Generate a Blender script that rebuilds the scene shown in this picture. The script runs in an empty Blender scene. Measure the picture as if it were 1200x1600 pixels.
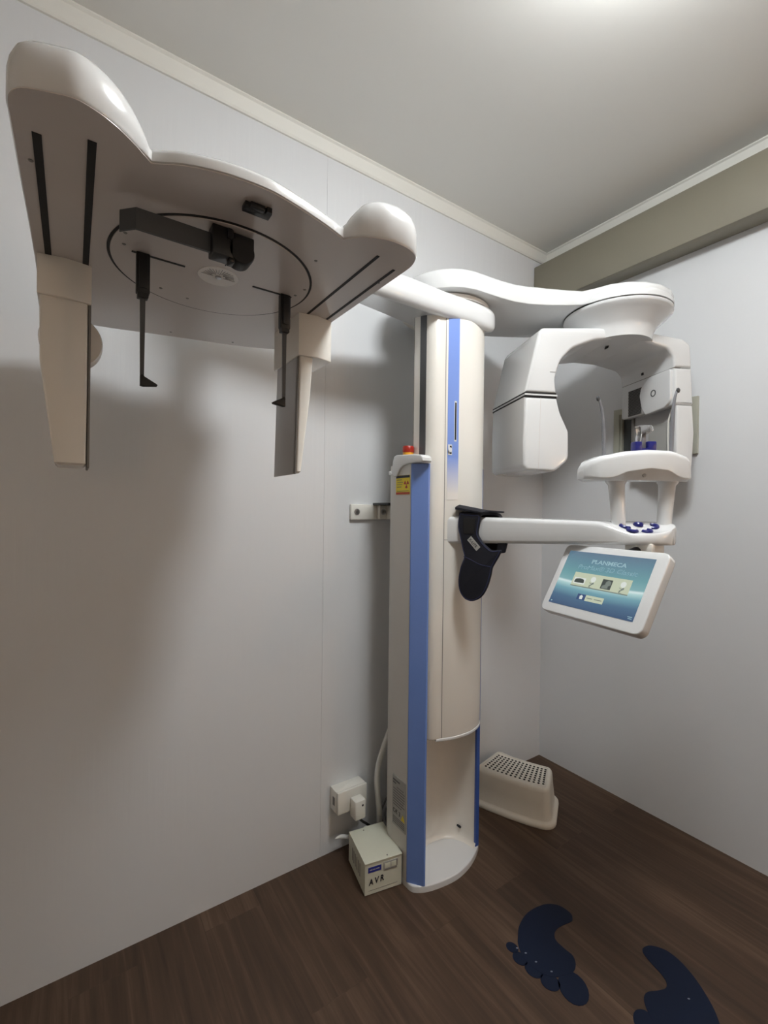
import bpy, bmesh, math
from mathutils import Vector, Matrix
PI = math.pi
scene = bpy.context.scene
COL = scene.collection

# ---------------------------------------------------------------- materials
def srgb(r, g, b):
    def f(c):
        c /= 255.0
        return c / 12.92 if c <= .04045 else ((c + .055) / 1.055) ** 2.4
    return (f(r), f(g), f(b), 1)

def mat(name, col, rough=.4, metal=0, coat=0, bump=None, spec=.5, emit=None, estr=0, trans=0, var=None):
    m = bpy.data.materials.new(name); m.use_nodes = True
    nt = m.node_tree; b = nt.nodes['Principled BSDF']
    b.inputs['Base Color'].default_value = col
    b.inputs['Roughness'].default_value = rough
    b.inputs['Metallic'].default_value = metal
    b.inputs['Coat Weight'].default_value = coat
    b.inputs['Coat Roughness'].default_value = .08
    b.inputs['Specular IOR Level'].default_value = spec
    b.inputs['Transmission Weight'].default_value = trans
    if emit:
        b.inputs['Emission Color'].default_value = emit
        b.inputs['Emission Strength'].default_value = estr
    tc = nt.nodes.new('ShaderNodeTexCoord')
    if var:      # (scale, amount): faint mottling of the colour
        n = nt.nodes.new('ShaderNodeTexNoise'); n.inputs['Scale'].default_value = var[0]
        n.inputs['Detail'].default_value = 4
        mx = nt.nodes.new('ShaderNodeMix'); mx.data_type = 'RGBA'
        mx.inputs[6].default_value = col
        mx.inputs[7].default_value = tuple(c * (1 - var[1]) for c in col[:3]) + (1,)
        nt.links.new(tc.outputs['Object'], n.inputs['Vector'])
        nt.links.new(n.outputs['Fac'], mx.inputs[0])
        nt.links.new(mx.outputs[2], b.inputs['Base Color'])
    if bump:     # (scale xyz, strength, distance)
        mp = nt.nodes.new('ShaderNodeMapping'); mp.inputs['Scale'].default_value = bump[0]
        n = nt.nodes.new('ShaderNodeTexNoise'); n.inputs['Scale'].default_value = 1
        n.inputs['Detail'].default_value = 5
        bp = nt.nodes.new('ShaderNodeBump'); bp.inputs['Strength'].default_value = bump[1]
        bp.inputs['Distance'].default_value = bump[2]
        nt.links.new(tc.outputs['Object'], mp.inputs['Vector'])
        nt.links.new(mp.outputs[0], n.inputs['Vector'])
        nt.links.new(n.outputs['Fac'], bp.inputs['Height'])
        nt.links.new(bp.outputs[0], b.inputs['Normal'])
    return m

M = {}
M['wall'] = mat('wall_panel', srgb(221, 223, 225), .38, bump=((60, 60, 3), .25, .002), spec=.45)
M['ceiling'] = mat('ceiling_paint', srgb(226, 225, 220), .8, bump=((80, 80, 80), .08, .001))
M['trim'] = mat('cornice_paint', srgb(232, 231, 224), .5)
M['beam'] = mat('beige_beam', srgb(134, 129, 114), .42, bump=((30, 3, 30), .06, .001))
M['white'] = mat('glossy_white_plastic', srgb(220, 221, 221), .14, coat=.3)
M['under'] = mat('satin_white_plastic', srgb(214, 208, 204), .2, coat=.1)
M['cream'] = mat('cream_plastic', srgb(234, 230, 222), .22, coat=.2)
M['panelgrey'] = mat('warm_grey_panel', srgb(205, 202, 196), .4)
M['blue'] = mat('blue_trim', srgb(112, 142, 208), .3, coat=.2)
M['deepblue'] = mat('deep_blue_trim', srgb(60, 92, 168), .35)
M['black'] = mat('black_plastic', srgb(22, 22, 24), .4)
M['slot'] = mat('dark_slot', srgb(16, 16, 17), .6)
M['darkgrey'] = mat('dark_grey_plastic', srgb(74, 76, 78), .4)
M['midgrey'] = mat('grey_face', srgb(186, 186, 188), .3)
M['seam'] = mat('seam_grey', srgb(120, 117, 113), .5)
M['steel'] = mat('steel', srgb(180, 180, 182), .28, metal=1)
M['rodgrey'] = mat('grey_rod', srgb(120, 120, 124), .35)
M['navy'] = mat('navy_fabric', srgb(12, 13, 26), .8, bump=((400, 400, 400), .2, .0006))
M['navytrim'] = mat('navy_piping', srgb(36, 42, 78), .7)
M['navyplastic'] = mat('navy_plastic', srgb(30, 34, 108), .3)
M['patch'] = mat('woven_label', srgb(172, 170, 164), .7)
M['ink'] = mat('black_ink', srgb(28, 28, 38), .6)
M['yellow'] = mat('yellow_sticker', srgb(226, 204, 44), .5)
M['red'] = mat('red_plastic', srgb(160, 34, 20), .35)
M['orange'] = mat('amber_plastic', srgb(236, 170, 50), .4)
M['redprint'] = mat('red_print', srgb(176, 62, 30), .5)
M['greyprint'] = mat('grey_label', srgb(168, 168, 164), .5)
M['greyink'] = mat('grey_ink', srgb(92, 92, 92), .6)
M['avr'] = mat('putty_metal', srgb(212, 213, 196), .45, var=(9, .06))
M['bluelabel'] = mat('blue_label', srgb(40, 48, 140), .45)
M['outlet'] = mat('outlet_white', srgb(228, 226, 218), .35)
M['stool'] = mat('stool_plastic', srgb(234, 230, 219), .4, var=(14, .06))
M['hole'] = mat('hole_dark', srgb(40, 36, 32), .8)
M['sticker'] = mat('navy_floor_vinyl', srgb(9, 22, 46), .6, spec=.25, bump=((500, 500, 500), .15, .0005))
M['speck'] = mat('worn_speck', srgb(120, 128, 140), .6)
M['winframe'] = mat('window_frame_paint', srgb(176, 176, 162), .4)
M['glass'] = mat('window_glass', srgb(70, 74, 74), .05, coat=.5)
M['clear'] = mat('clear_plastic', srgb(240, 242, 245), .12, trans=.85)
M['dial'] = mat('dial_white', srgb(236, 234, 230), .3)
M['hose'] = mat('white_hose', srgb(226, 226, 222), .45)
M['screwm'] = mat('screw_grey', srgb(130, 128, 124), .35, metal=.8)

def wood():
    m = bpy.data.materials.new('wood_vinyl_planks'); m.use_nodes = True
    nt = m.node_tree; b = nt.nodes['Principled BSDF']; N = nt.nodes.new; L = nt.links.new
    tc = N('ShaderNodeTexCoord')
    rot = N('ShaderNodeMapping'); rot.inputs['Rotation'].default_value = (0, 0, PI / 2)
    L(tc.outputs['Object'], rot.inputs['Vector'])
    br = N('ShaderNodeTexBrick'); br.offset = .37
    br.inputs['Color1'].default_value = (.25, .25, .25, 1); br.inputs['Color2'].default_value = (.75, .75, .75, 1)
    br.inputs['Mortar'].default_value = (0, 0, 0, 1)
    br.inputs['Scale'].default_value = 1; br.inputs['Mortar Size'].default_value = .0008
    br.inputs['Brick Width'].default_value = .95; br.inputs['Row Height'].default_value = .155
    br.inputs['Bias'].default_value = 0
    L(rot.outputs[0], br.inputs['Vector'])
    # per-plank offset of the grain
    sc = N('ShaderNodeVectorMath'); sc.operation = 'SCALE'; sc.inputs['Scale'].default_value = 7
    L(br.outputs['Color'], sc.inputs[0])
    add = N('ShaderNodeVectorMath'); L(rot.outputs[0], add.inputs[0]); L(sc.outputs[0], add.inputs[1])
    mp = N('ShaderNodeMapping'); mp.inputs['Scale'].default_value = (2.2, 46, 1); L(add.outputs[0], mp.inputs['Vector'])
    n1 = N('ShaderNodeTexNoise'); n1.inputs['Scale'].default_value = 1; n1.inputs['Detail'].default_value = 7
    n1.inputs['Roughness'].default_value = .62; n1.inputs['Distortion'].default_value = .7
    L(mp.outputs[0], n1.inputs['Vector'])
    mp2 = N('ShaderNodeMapping'); mp2.inputs['Scale'].default_value = (1.4, 7, 1); L(add.outputs[0], mp2.inputs['Vector'])
    n2 = N('ShaderNodeTexNoise'); n2.inputs['Scale'].default_value = 1; n2.inputs['Detail'].default_value = 3
    L(mp2.outputs[0], n2.inputs['Vector'])
    mx = N('ShaderNodeMath'); mx.operation = 'MULTIPLY_ADD'; mx.inputs[1].default_value = .45
    L(n2.outputs['Fac'], mx.inputs[0]); 
    half = N('ShaderNodeMath'); half.operation = 'MULTIPLY'; half.inputs[1].default_value = .55
    L(n1.outputs['Fac'], half.inputs[0]); L(half.outputs[0], mx.inputs[2])
    cr = N('ShaderNodeValToRGB'); e = cr.color_ramp.elements
    e[0].position = .30; e[0].color = srgb(54, 41, 32)
    e[1].position = .74; e[1].color = srgb(112, 90, 72)
    k = cr.color_ramp.elements.new(.5); k.color = srgb(76, 58, 45)
    L(mx.outputs[0], cr.inputs[0])
    mm = N('ShaderNodeMix'); mm.data_type = 'RGBA'; mm.blend_type = 'MULTIPLY'; mm.inputs[0].default_value = 1
    L(cr.outputs[0], mm.inputs[6])
    tone = N('ShaderNodeMapRange'); tone.inputs['To Min'].default_value = .93; tone.inputs['To Max'].default_value = 1.05
    L(br.outputs['Color'], tone.inputs['Value'])
    cmb = N('ShaderNodeCombineColor'); [L(tone.outputs[0], cmb.inputs[i]) for i in range(3)]
    L(cmb.outputs[0], mm.inputs[7]); 
    L(mm.outputs[2], b.inputs['Base Color'])
    b.inputs['Roughness'].default_value = .5
    b.inputs['Specular IOR Level'].default_value = .35
    bp = N('ShaderNodeBump'); bp.inputs['Strength'].default_value = .12; bp.inputs['Distance'].default_value = .001
    L(n1.outputs['Fac'], bp.inputs['Height']); L(bp.outputs[0], b.inputs['Normal'])
    return m
M['floor'] = wood()
M['warmwall'] = mat('warm_wall_paint', srgb(230, 219, 206), .6)

def stripe_mat():   # blue printed stripe fading into the white cover at its lower end
    m = bpy.data.materials.new('fading_blue_stripe'); m.use_nodes = True
    nt = m.node_tree; b = nt.nodes['Principled BSDF']; N = nt.nodes.new; L = nt.links.new
    tc = N('ShaderNodeTexCoord'); sp = N('ShaderNodeSeparateXYZ'); L(tc.outputs['Object'], sp.inputs[0])
    mr = N('ShaderNodeMapRange'); mr.inputs['From Min'].default_value = 1.225; mr.inputs['From Max'].default_value = 1.34
    L(sp.outputs['Z'], mr.inputs['Value'])
    mx = N('ShaderNodeMix'); mx.data_type = 'RGBA'
    mx.inputs[6].default_value = srgb(236, 230, 224); mx.inputs[7].default_value = srgb(128, 156, 224)
    L(mr.outputs[0], mx.inputs[0]); L(mx.outputs[2], b.inputs['Base Color'])
    b.inputs['Roughness'].default_value = .22
    return m
M['stripe'] = stripe_mat()

def vent_mat():
    m = bpy.data.materials.new('perforated_vent'); m.use_nodes = True
    nt = m.node_tree; b = nt.nodes['Principled BSDF']; N = nt.nodes.new; L = nt.links.new
    tc = N('ShaderNodeTexCoord')
    v = N('ShaderNodeTexVoronoi'); v.inputs['Scale'].default_value = 130; v.inputs['Randomness'].default_value = .15
    L(tc.outputs['Object'], v.inputs['Vector'])
    cr = N('ShaderNodeValToRGB'); e = cr.color_ramp.elements
    e[0].position = .42; e[0].color = srgb(26, 26, 28); e[1].position = .55; e[1].color = srgb(120, 118, 116)
    L(v.outputs['Distance'], cr.inputs[0]); L(cr.outputs[0], b.inputs['Base Color'])
    b.inputs['Roughness'].default_value = .5
    return m
M['vent'] = vent_mat()

def display_mat():
    m = bpy.data.materials.new('screen_picture'); m.use_nodes = True
    nt = m.node_tree; b = nt.nodes['Principled BSDF']; N = nt.nodes.new; L = nt.links.new
    uv = N('ShaderNodeUVMap'); sp = N('ShaderNodeSeparateXYZ'); L(uv.outputs[0], sp.inputs[0])
    # the light band of the wallpaper arcs a little across the picture
    dx = N('ShaderNodeMath'); dx.operation = 'SUBTRACT'; dx.inputs[1].default_value = .5; L(sp.outputs['X'], dx.inputs[0])
    sq = N('ShaderNodeMath'); sq.operation = 'MULTIPLY'; L(dx.outputs[0], sq.inputs[0]); L(dx.outputs[0], sq.inputs[1])
    bend = N('ShaderNodeMath'); bend.operation = 'MULTIPLY_ADD'; bend.inputs[1].default_value = -.12
    L(sq.outputs[0], bend.inputs[0]); L(sp.outputs['Y'], bend.inputs[2])
    cr = N('ShaderNodeValToRGB'); cr.color_ramp.elements[0].position = 0
    cr.color_ramp.elements[0].color = srgb(58, 84, 116)
    cr.color_ramp.elements[1].position = 1; cr.color_ramp.elements[1].color = srgb(92, 116, 138)
    for p, c in ((.16, srgb(74, 106, 134)), (.30, srgb(112, 160, 172)), (.385, srgb(170, 206, 206)), (.42, srgb(214, 232, 232)),
                 (.45, srgb(126, 170, 174)), (.60, srgb(104, 154, 160)), (.82, srgb(96, 134, 150))):
        k = cr.color_ramp.elements.new(p); k.color = c
    L(bend.outputs[0], cr.inputs[0])
    b.inputs['Base Color'].default_value = (.01, .01, .012, 1); b.inputs['Roughness'].default_value = .2
    L(cr.outputs[0], b.inputs['Emission Color']); b.inputs['Emission Strength'].default_value = .62
    return m
M['display'] = display_mat()
def glow(name, c, s=.6):
    return mat(name, (.01, .01, .01, 1), .3, emit=c, estr=s)
M['pxcream'] = glow('screen_cream', srgb(196, 204, 178))
M['pxdark'] = glow('screen_dark', srgb(62, 70, 66))
M['pxgrey'] = glow('screen_grey', srgb(120, 130, 122))
M['pxlight'] = glow('screen_light', srgb(222, 228, 222))
M['pxtext'] = glow('screen_text', srgb(150, 184, 194))
M['pxfaint'] = glow('screen_faint_text', srgb(128, 168, 180))
M['pxnavy'] = glow('screen_navy', srgb(52, 76, 120))

# ---------------------------------------------------------------- mesh helpers
def offset(poly, d):
    """inset (d>0) a counter-clockwise polygon"""
    n = len(poly); out = []
    for i in range(n):
        a = Vector(poly[i - 1][:2]); b = Vector(poly[i][:2]); c = Vector(poly[(i + 1) % n][:2])
        e1 = (b - a); e2 = (c - b)
        if e1.length < 1e-9: e1 = e2
        if e2.length < 1e-9: e2 = e1
        e1 = e1.normalized(); e2 = e2.normalized()
        n1 = Vector((-e1.y, e1.x)); n2 = Vector((-e2.y, e2.x))
        m = n1 + n2
        if m.length < 1e-6: m = n1
        m.normalize(); k = max(.45, m.dot(n1))
        p = b + m * d / k
        out.append((p.x, p.y))
    return out

def area(p):
    return sum(p[i - 1][0] * p[i][1] - p[i][0] * p[i - 1][1] for i in range(len(p))) / 2
def ccw(p):
    return list(p) if area(p) > 0 else list(reversed(p))

def rpoly(pts, n=6):
    """polygon with filleted corners; pts = (x, y, radius)"""
    out = []; m = len(pts)
    for i in range(m):
        p = Vector(pts[i][:2]); r = pts[i][2] if len(pts[i]) > 2 else 0
        if r <= 0: out.append((p.x, p.y)); continue
        a = Vector(pts[i - 1][:2]) - p; b = Vector(pts[(i + 1) % m][:2]) - p
        la, lb = a.length, b.length; a.normalize(); b.normalize()
        ang = a.angle(b)
        if ang > PI - .02: out.append((p.x, p.y)); continue
        t = min(r / math.tan(ang / 2), la * .49, lb * .49); r2 = t * math.tan(ang / 2)
        cdir = (a + b).normalized(); c = p + cdir * (r2 / math.sin(ang / 2))
        s = p + a * t - c; e = p + b * t - c
        tot = s.angle(e); cr = s.x * e.y - s.y * e.x; sg = 1 if cr > 0 else -1
        for k in range(n + 1):
            th = sg * tot * k / n
            out.append((c.x + s.x * math.cos(th) - s.y * math.sin(th), c.y + s.x * math.sin(th) + s.y * math.cos(th)))
    return out

def spline(pts, sub=6, closed=True):
    out = []; n = len(pts); P = [Vector(p) for p in pts]
    rng = range(n) if closed else range(n - 1)
    for i in rng:
        if closed: p0, p1, p2, p3 = P[i - 1], P[i], P[(i + 1) % n], P[(i + 2) % n]
        else: p0, p1, p2, p3 = P[max(i - 1, 0)], P[i], P[i + 1], P[min(i + 2, n - 1)]
        for k in range(sub):
            t = k / sub
            out.append(tuple(.5 * ((2 * p1) + (p2 - p0) * t + (2 * p0 - 5 * p1 + 4 * p2 - p3) * t * t + (3 * p1 - p0 - 3 * p2 + p3) * t ** 3)))
    if not closed: out.append(tuple(P[-1]))
    return out

def refine(p, step=.012):
    out = []
    for i in range(len(p)):
        a = Vector(p[i]); b_ = Vector(p[(i + 1) % len(p)]); k = max(1, int((b_ - a).length / step))
        for q in range(k): out.append(tuple(a.lerp(b_, q / k)))
    return out

IDENT = lambda x, y, z: (x, y, z)
class MB:
    def __init__(s): s.bm = bmesh.new()
    def face(s, pts):
        vs = [s.bm.verts.new(p) for p in pts]
        return s.bm.faces.new(vs)
    def loft(s, rings, caps=(True, True), closed=True):
        R = [[s.bm.verts.new(p) for p in r] for r in rings]
        n = len(R[0])
        for a, b in zip(R, R[1:]):
            for i in range(n if closed else n - 1):
                j = (i + 1) % n
                s.bm.faces.new((a[i], a[j], b[j], b[i]))
        if caps[0]: s.bm.faces.new(list(reversed(R[0])))
        if caps[1]: s.bm.faces.new(R[-1])
        return s
    def slab(s, poly, z0, z1, r0=0., r1=0., xf=IDENT, n=4):
        poly = ccw(poly); rings = []
        if z1 < z0: z0, z1, r0, r1 = z1, z0, r1, r0
        if r0 > 0:
            for k in range(n):
                th = PI / 2 * k / n
                rings.append((r0 * (1 - math.sin(th)), z0 + r0 * (1 - math.cos(th))))
        rings.append((0, z0 + r0)); 
        if z1 - r1 > z0 + r0 + 1e-7: rings.append((0, z1 - r1))
        if r1 > 0:
            for k in range(1, n + 1):
                th = PI / 2 * k / n
                rings.append((r1 * (1 - math.cos(th)), z1 - r1 + r1 * math.sin(th)))
        s.loft([[xf(x, y, z) for x, y in (offset(poly, d) if d > 1e-9 else poly)] for d, z in rings])
        return s
    def box(s, x0, x1, y0, y1, z0, z1, r=0., xf=IDENT, n=2):
        s.slab(rpoly([(x0, y0, r), (x1, y0, r), (x1, y1, r), (x0, y1, r)], n + 1) if r else [(x0, y0), (x1, y0), (x1, y1), (x0, y1)], z0, z1, r, r, xf, n)
        return s
    def lathe(s, prof, c=(0, 0), n=48, xf=IDENT):
        rings = [[xf(c[0] + r * math.cos(2 * PI * i / n), c[1] + r * math.sin(2 * PI * i / n), z) for i in range(n)] for r, z in prof]
        s.loft(rings); return s
    def tube(s, path, r, n=10, caps=True):
        P = [Vector(p) for p in path]; R = r if isinstance(r, (list, tuple)) else [r] * len(P)
        rings = []; up = None
        for i, p in enumerate(P):
            t = (P[min(i + 1, len(P) - 1)] - P[max(i - 1, 0)]).normalized()
            if up is None:
                up = Vector((0, 0, 1)) if abs(t.z) < .9 else Vector((1, 0, 0))
            u = (up - t * up.dot(t)).normalized(); up = u; v = t.cross(u)
            rings.append([tuple(p + u * R[i] * math.cos(2 * PI * k / n) + v * R[i] * math.sin(2 * PI * k / n)) for k in range(n)])
        s.loft(rings, (caps, caps)); return s
    def ring(s, c, r0, r1, z0, z1, n=64, xf=IDENT):
        def cr(r, z): return [xf(c[0] + r * math.cos(2 * PI * i / n), c[1] + r * math.sin(2 * PI * i / n), z) for i in range(n)]
        s.loft([cr(r0, z0), cr(r1, z0), cr(r1, z1), cr(r0, z1), cr(r0, z0)], (False, False))
        return s
    def build(s, name, m, parent=None, sharp=35):
        bmesh.ops.remove_doubles(s.bm, verts=s.bm.verts, dist=1e-6)
        bmesh.ops.recalc_face_normals(s.bm, faces=s.bm.faces)
        me = bpy.data.meshes.new(name); s.bm.to_mesh(me); s.bm.free()
        for p in me.polygons: p.use_smooth = True
        me.set_sharp_from_angle(angle=math.radians(sharp))
        me.materials.append(m)
        o = bpy.data.objects.new(name, me); COL.objects.link(o)
        if parent is not None:
            o.parent = parent
            if parent.type == 'EMPTY': o.location = -parent.location
        return o

def frame(o, x, y, z):
    o = Vector(o); x = Vector(x); y = Vector(y); z = Vector(z)
    return lambda a, b, c: tuple(o + x * a + y * b + z * c)

def empty(name, loc):
    e = bpy.data.objects.new(name, None); e.location = loc; e.empty_display_size = .1
    COL.objects.link(e); return e
def tag(o, label, cat, group=None):
    o['label'] = label; o['category'] = cat
    if group: o['group'] = group
    return o
def struct(o): o['kind'] = 'structure'; return o
def lab(o, text): o['label'] = text; return o

def text(name, body, size, xf_mat, m, parent=None, extrude=.0003, shear=0, align='LEFT', bold=0, sx=1):
    cu = bpy.data.curves.new(name, 'FONT'); cu.body = body; cu.size = size; cu.extrude = extrude
    cu.shear = shear; cu.align_x = align; cu.offset = bold
    t = bpy.data.objects.new(name + '_tmp', cu); COL.objects.link(t)
    dg = bpy.context.evaluated_depsgraph_get()
    me = bpy.data.meshes.new_from_object(t.evaluated_get(dg))
    bpy.data.objects.remove(t)
    me.transform(xf_mat @ Matrix.Diagonal((sx, 1, 1, 1))); me.name = name
    me.materials.clear(); me.materials.append(m)
    o = bpy.data.objects.new(name, me); COL.objects.link(o)
    if parent is not None:
        o.parent = parent
        if parent.type == 'EMPTY': o.location = -parent.location
    return o
def basis(o, x, y):
    x = Vector(x).normalized(); y = Vector(y).normalized(); z = x.cross(y)
    return Matrix(((x.x, y.x, z.x, o[0]), (x.y, y.y, z.y, o[1]), (x.z, y.z, z.z, o[2]), (0, 0, 0, 1)))

# ---------------------------------------------------------------- room
XB, YA, ZC = 1.866, 1.371, 2.40          # right wall, back wall, ceiling
XL, YF = -1.15, -1.35
T = .08
struct(MB().box(XL - T, XB + T, YF - T, YA + T, -.06, 0).build('floor', M['floor']))
struct(MB().box(XL - T, XB + T, YF - T, YA + T, ZC, ZC + .06).build('ceiling', M['ceiling']))
w = MB(); SE = .6955                       # back wall: two panels that meet in a fine joint
w.box(XL - T, SE - .0003, YA, YA + T, 0, ZC); w.box(SE + .0003, XB + T, YA, YA + T, 0, ZC)
w.box(SE - .01, SE + .01, YA + .004, YA + .06, 0, ZC)
struct(w.build('wall_back', M['wall']))
struct(MB().box(XL - T, XL, YF, YA, 0, ZC).build('wall_left', M['warmwall']))
struct(MB().box(XL - T, XB + T, YF - T, YF, 0, ZC).build('wall_front', M['warmwall']))
# right wall with the opening of the small viewing window
WY0, WY1, WZ0, WZ1 = .735, .997, 1.412, 1.575
w = MB()
w.box(XB, XB + T, YF, WY0, 0, ZC); w.box(XB, XB + T, WY1, YA, 0, ZC)
w.box(XB, XB + T, WY0, WY1, 0, WZ0); w.box(XB, XB + T, WY0, WY1, WZ1, ZC)
struct(w.build('wall_right', M['wall']))
win = empty('window_1', (XB, (WY0 + WY1) / 2, (WZ0 + WZ1) / 2)); struct(win)
f = MB()
for a in ((WY0 - .023, WY1 + .023, WZ1, WZ1 + .022), (WY0 - .023, WY1 + .023, WZ0 - .022, WZ0), (WY0 - .023, WY0, WZ0, WZ1), (WY1, WY1 + .023, WZ0, WZ1)):
    f.box(XB - .012, XB, a[0], a[1], a[2], a[3])
for a in ((WY0, WY1, WZ1 - .008, WZ1), (WY0, WY1, WZ0, WZ0 + .008), (WY0, WY0 + .008, WZ0 + .008, WZ1 - .008), (WY1 - .008, WY1, WZ0 + .008, WZ1 - .008)):
    f.box(XB - .004, XB + .03, a[0], a[1], a[2], a[3])
f.build('window_frame', M['winframe'], win)
MB().box(XB + .012, XB + .02, WY0 + .008, WY1 - .008, WZ0 + .008, WZ1 - .008).build('window_pane', M['glass'], win)
# cornices and the beige beam below the right-hand one
def cornice(name, xf, length):
    prof = [(0, ZC), (0, ZC - .048), (.006, ZC - .048), (.010, ZC - .042), (.016, ZC - .008), (.022, ZC - .004), (.022, ZC)]
    struct(MB().slab(prof, 0, length, xf=xf).build(name, M['trim'], sharp=20))
cornice('trim_1', lambda d, z, l: (XL + l, YA - d, z), XB - XL)
cornice('trim_2', lambda d, z, l: (XB - d, YF + l, z), YA - YF)
bm = MB().box(1.778, XB, YF, YA - .001, 2.128, 2.318, .004)
struct(bm.build('trim_3', M['beam']))

# ---------------------------------------------------------------- X-ray unit
unit = tag(empty('dental_xray_unit', (1.02, 1.18, 0)),
           'tall white and blue dental X-ray unit with rotating arm, against the back wall', 'x-ray machine')

# --- fixed column
colp = [(.8655, 1.195), (.8632, 1.113), (.8680, 1.110), (.8985, 1.074), (.8985, 1.105), (.905, 1.15), (.93, 1.19), (.98, 1.212), (1.04, 1.218), (1.09, 1.208), (1.128, 1.18),
        (1.150, 1.14), (1.1525, 1.10), (1.160, 1.099), (1.165, 1.11), (1.165, 1.225), (1.145, 1.245), (.88, 1.245), (.867, 1.22)]
c = MB(); c.slab(colp, .018, 1.318)
column = c.build('column', M['panelgrey'], unit, 30)
s = MB(); s.slab([(.8640, 1.1130), (.8618, 1.1095), (.8625, 1.1070), (.8945, 1.0660), (.9000, 1.0650), (.9002, 1.075), (.898, 1.0760), (.8690, 1.113)], .02, 1.316)
s.build('blue_trim', M['blue'], column, 20)
s = MB(); s.slab([(1.1480, 1.1020), (1.1485, 1.0945), (1.1630, 1.0945), (1.1635, 1.0985), (1.1535, 1.1020)], .02, 1.316)
lab(s.build('blue_trim', M['deepblue'], column, 20), 'narrow dark blue trim on the right edge')
# recessed inner back panel, curving out into the foot plate
b = MB()
arc = spline([(.8990, 1.092), (.905, 1.135), (.925, 1.172), (.97, 1.199), (1.03, 1.207), (1.085, 1.198), (1.122, 1.172), (1.144, 1.135), (1.1505, 1.095)], 4, False)
ac = Vector((1.025, 1.09))
b.loft([[tuple(Vector(p).lerp(ac, k)) + (z,) for p in arc] for k, z in ((0, .52), (0, .05), (.012, .032), (.05, .0225), (.12, .0203))], (False, False), closed=False)
b.build('recess_panel', M['cream'], column, 60)
foot = spline([(.864, 1.10), (.872, 1.083), (.905, 1.063), (.96, 1.05), (1.02, 1.046), (1.08, 1.057), (1.13, 1.077), (1.166, 1.098)], 5, False)
foot = ccw(foot + [(1.172, 1.12), (1.172, 1.235), (1.15, 1.246), (.88, 1.246), (.866, 1.22), (.863, 1.13)])
MB().slab(foot, 0, .02, 0, .004).build('foot_plate', M['white'], column)
MB().lathe([(.004, 1.150), (.004, 1.165)], (1.130, .062), 12, xf=lambda x, y, z: (x, z, y)).build('screw', M['ink'], column)
# cap with the emergency stop
capp = [(1.058, 1.316), (1.052, 1.322), (1.053, 1.332), (1.062, 1.340), (1.10, 1.345), (1.185, 1.350), (1.198, 1.346), (1.206, 1.33),
        (1.212, 1.289), (1.198, 1.281), (1.183, 1.281), (1.178, 1.288), (1.166, 1.303), (1.150, 1.312), (1.125, 1.317), (1.09, 1.318)]
cap = MB().slab(capp, .8585, .8975, .004, .006, xf=lambda y, z, x: (x, y, z)).build('column_cap', M['white'], column)
MB().box(.855, .868, 1.209, 1.222, 1.287, 1.300, .002).build('cap_tab', M['white'], cap)
MB().lathe([(.017, 1.348), (.017, 1.356)], (.880, 1.150), 24).build('button_collar', M['orange'], cap)
MB().lathe([(.018, 1.356), (.0185, 1.359), (.0185, 1.372), (.016, 1.376)], (.880, 1.150), 24).build('emergency_button', M['red'], cap)
# radiation warning sticker on the column's side
XS = .8634
sl = lambda name, y0, y1, z0, z1, m, par, d=0.: MB().box(XS - .0012 - d, XS + .001, y0, y1, z0, z1).build(name, m, par)
st = sl('warning_sticker', 1.117, 1.189, 1.222, 1.283, M['yellow'], column)
sl('sticker_header', 1.1175, 1.1885, 1.2745, 1.2825, M['ink'], st, .0004)
sl('sticker_footer', 1.1175, 1.1885, 1.2225, 1.2295, M['redprint'], st, .0004)
tf = MB(); cy, cz = 1.134, 1.254
for k in range(3):
    a0 = PI / 2 + k * 2 * PI / 3 + PI
    pts = []
    for q in range(5):
        a = a0 - PI / 6 + PI / 3 * q / 4; pts.append((cy + .0125 * math.cos(a), cz + .0125 * math.sin(a)))
    for q in range(5):
        a = a0 + PI / 6 - PI / 3 * q / 4; pts.append((cy + .0035 * math.cos(a), cz + .0035 * math.sin(a)))
    tf.slab(pts, -(XS - .0016), -(XS - .0010), xf=lambda y, z, x: (-x, y, z))
tf.slab([(cy + .0022 * math.cos(a * PI / 6), cz + .0022 * math.sin(a * PI / 6)) for a in range(12)], -(XS - .0010), -(XS - .0016), xf=lambda y, z, x: (-x, y, z))
tf.build('radiation_trefoil', M['red'], st)
for k, (a, b_) in enumerate(((1.158, 1.184), (1.152, 1.182), (1.156, 1.185), (1.160, 1.183))):
    MB().box(XS - .0017, XS - .0011, a, b_, 1.268 - k * .0075, 1.2695 - k * .0075).build('text_line', M['greyink'], st)
MB().box(XS - .0017, XS - .0011, 1.122, 1.184, 1.2325, 1.2340).build('text_line', M['greyink'], st)
# rating plate near the floor
rp = sl('rating_plate', 1.1185, 1.189, .160, .318, M['greyprint'], column)
for k, (a, b_, h) in enumerate(((1.150, 1.186, .005), (1.170, 1.186, .004), (1.13, 1.165, .0016), (1.124, 1.184, .0018), (1.124, 1.184, .0018), (1.124, 1.184, .0018),
                                (1.124, 1.184, .0018), (1.130, 1.184, .0018), (1.124, 1.184, .0018), (1.14, 1.184, .0018))):
    MB().box(XS - .0017, XS - .0010, a, b_, .302 - k * .0085, .302 - k * .0085 + h).build('text_line', M['greyink'], rp)
for k in range(4): MB().box(XS - .0017, XS - .0010, 1.124, 1.184, .186 - k * .006, .1876 - k * .006).build('text_line', M['greyink'], rp)
tm = basis((XS - .0014, 1.186, .2), (0, -1, 0), (0, 0, 1))
text('plate_marking', 'C\u20ac 3', .019, tm, M['ink'], rp, .0002)
MB().slab([(1.122, .193), (1.142, .193), (1.132, .214)], -(XS - .0011), -(XS - .0018), xf=lambda y, z, x: (-x, y, z)).build('hazard_triangle', M['yellow'], rp)

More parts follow.
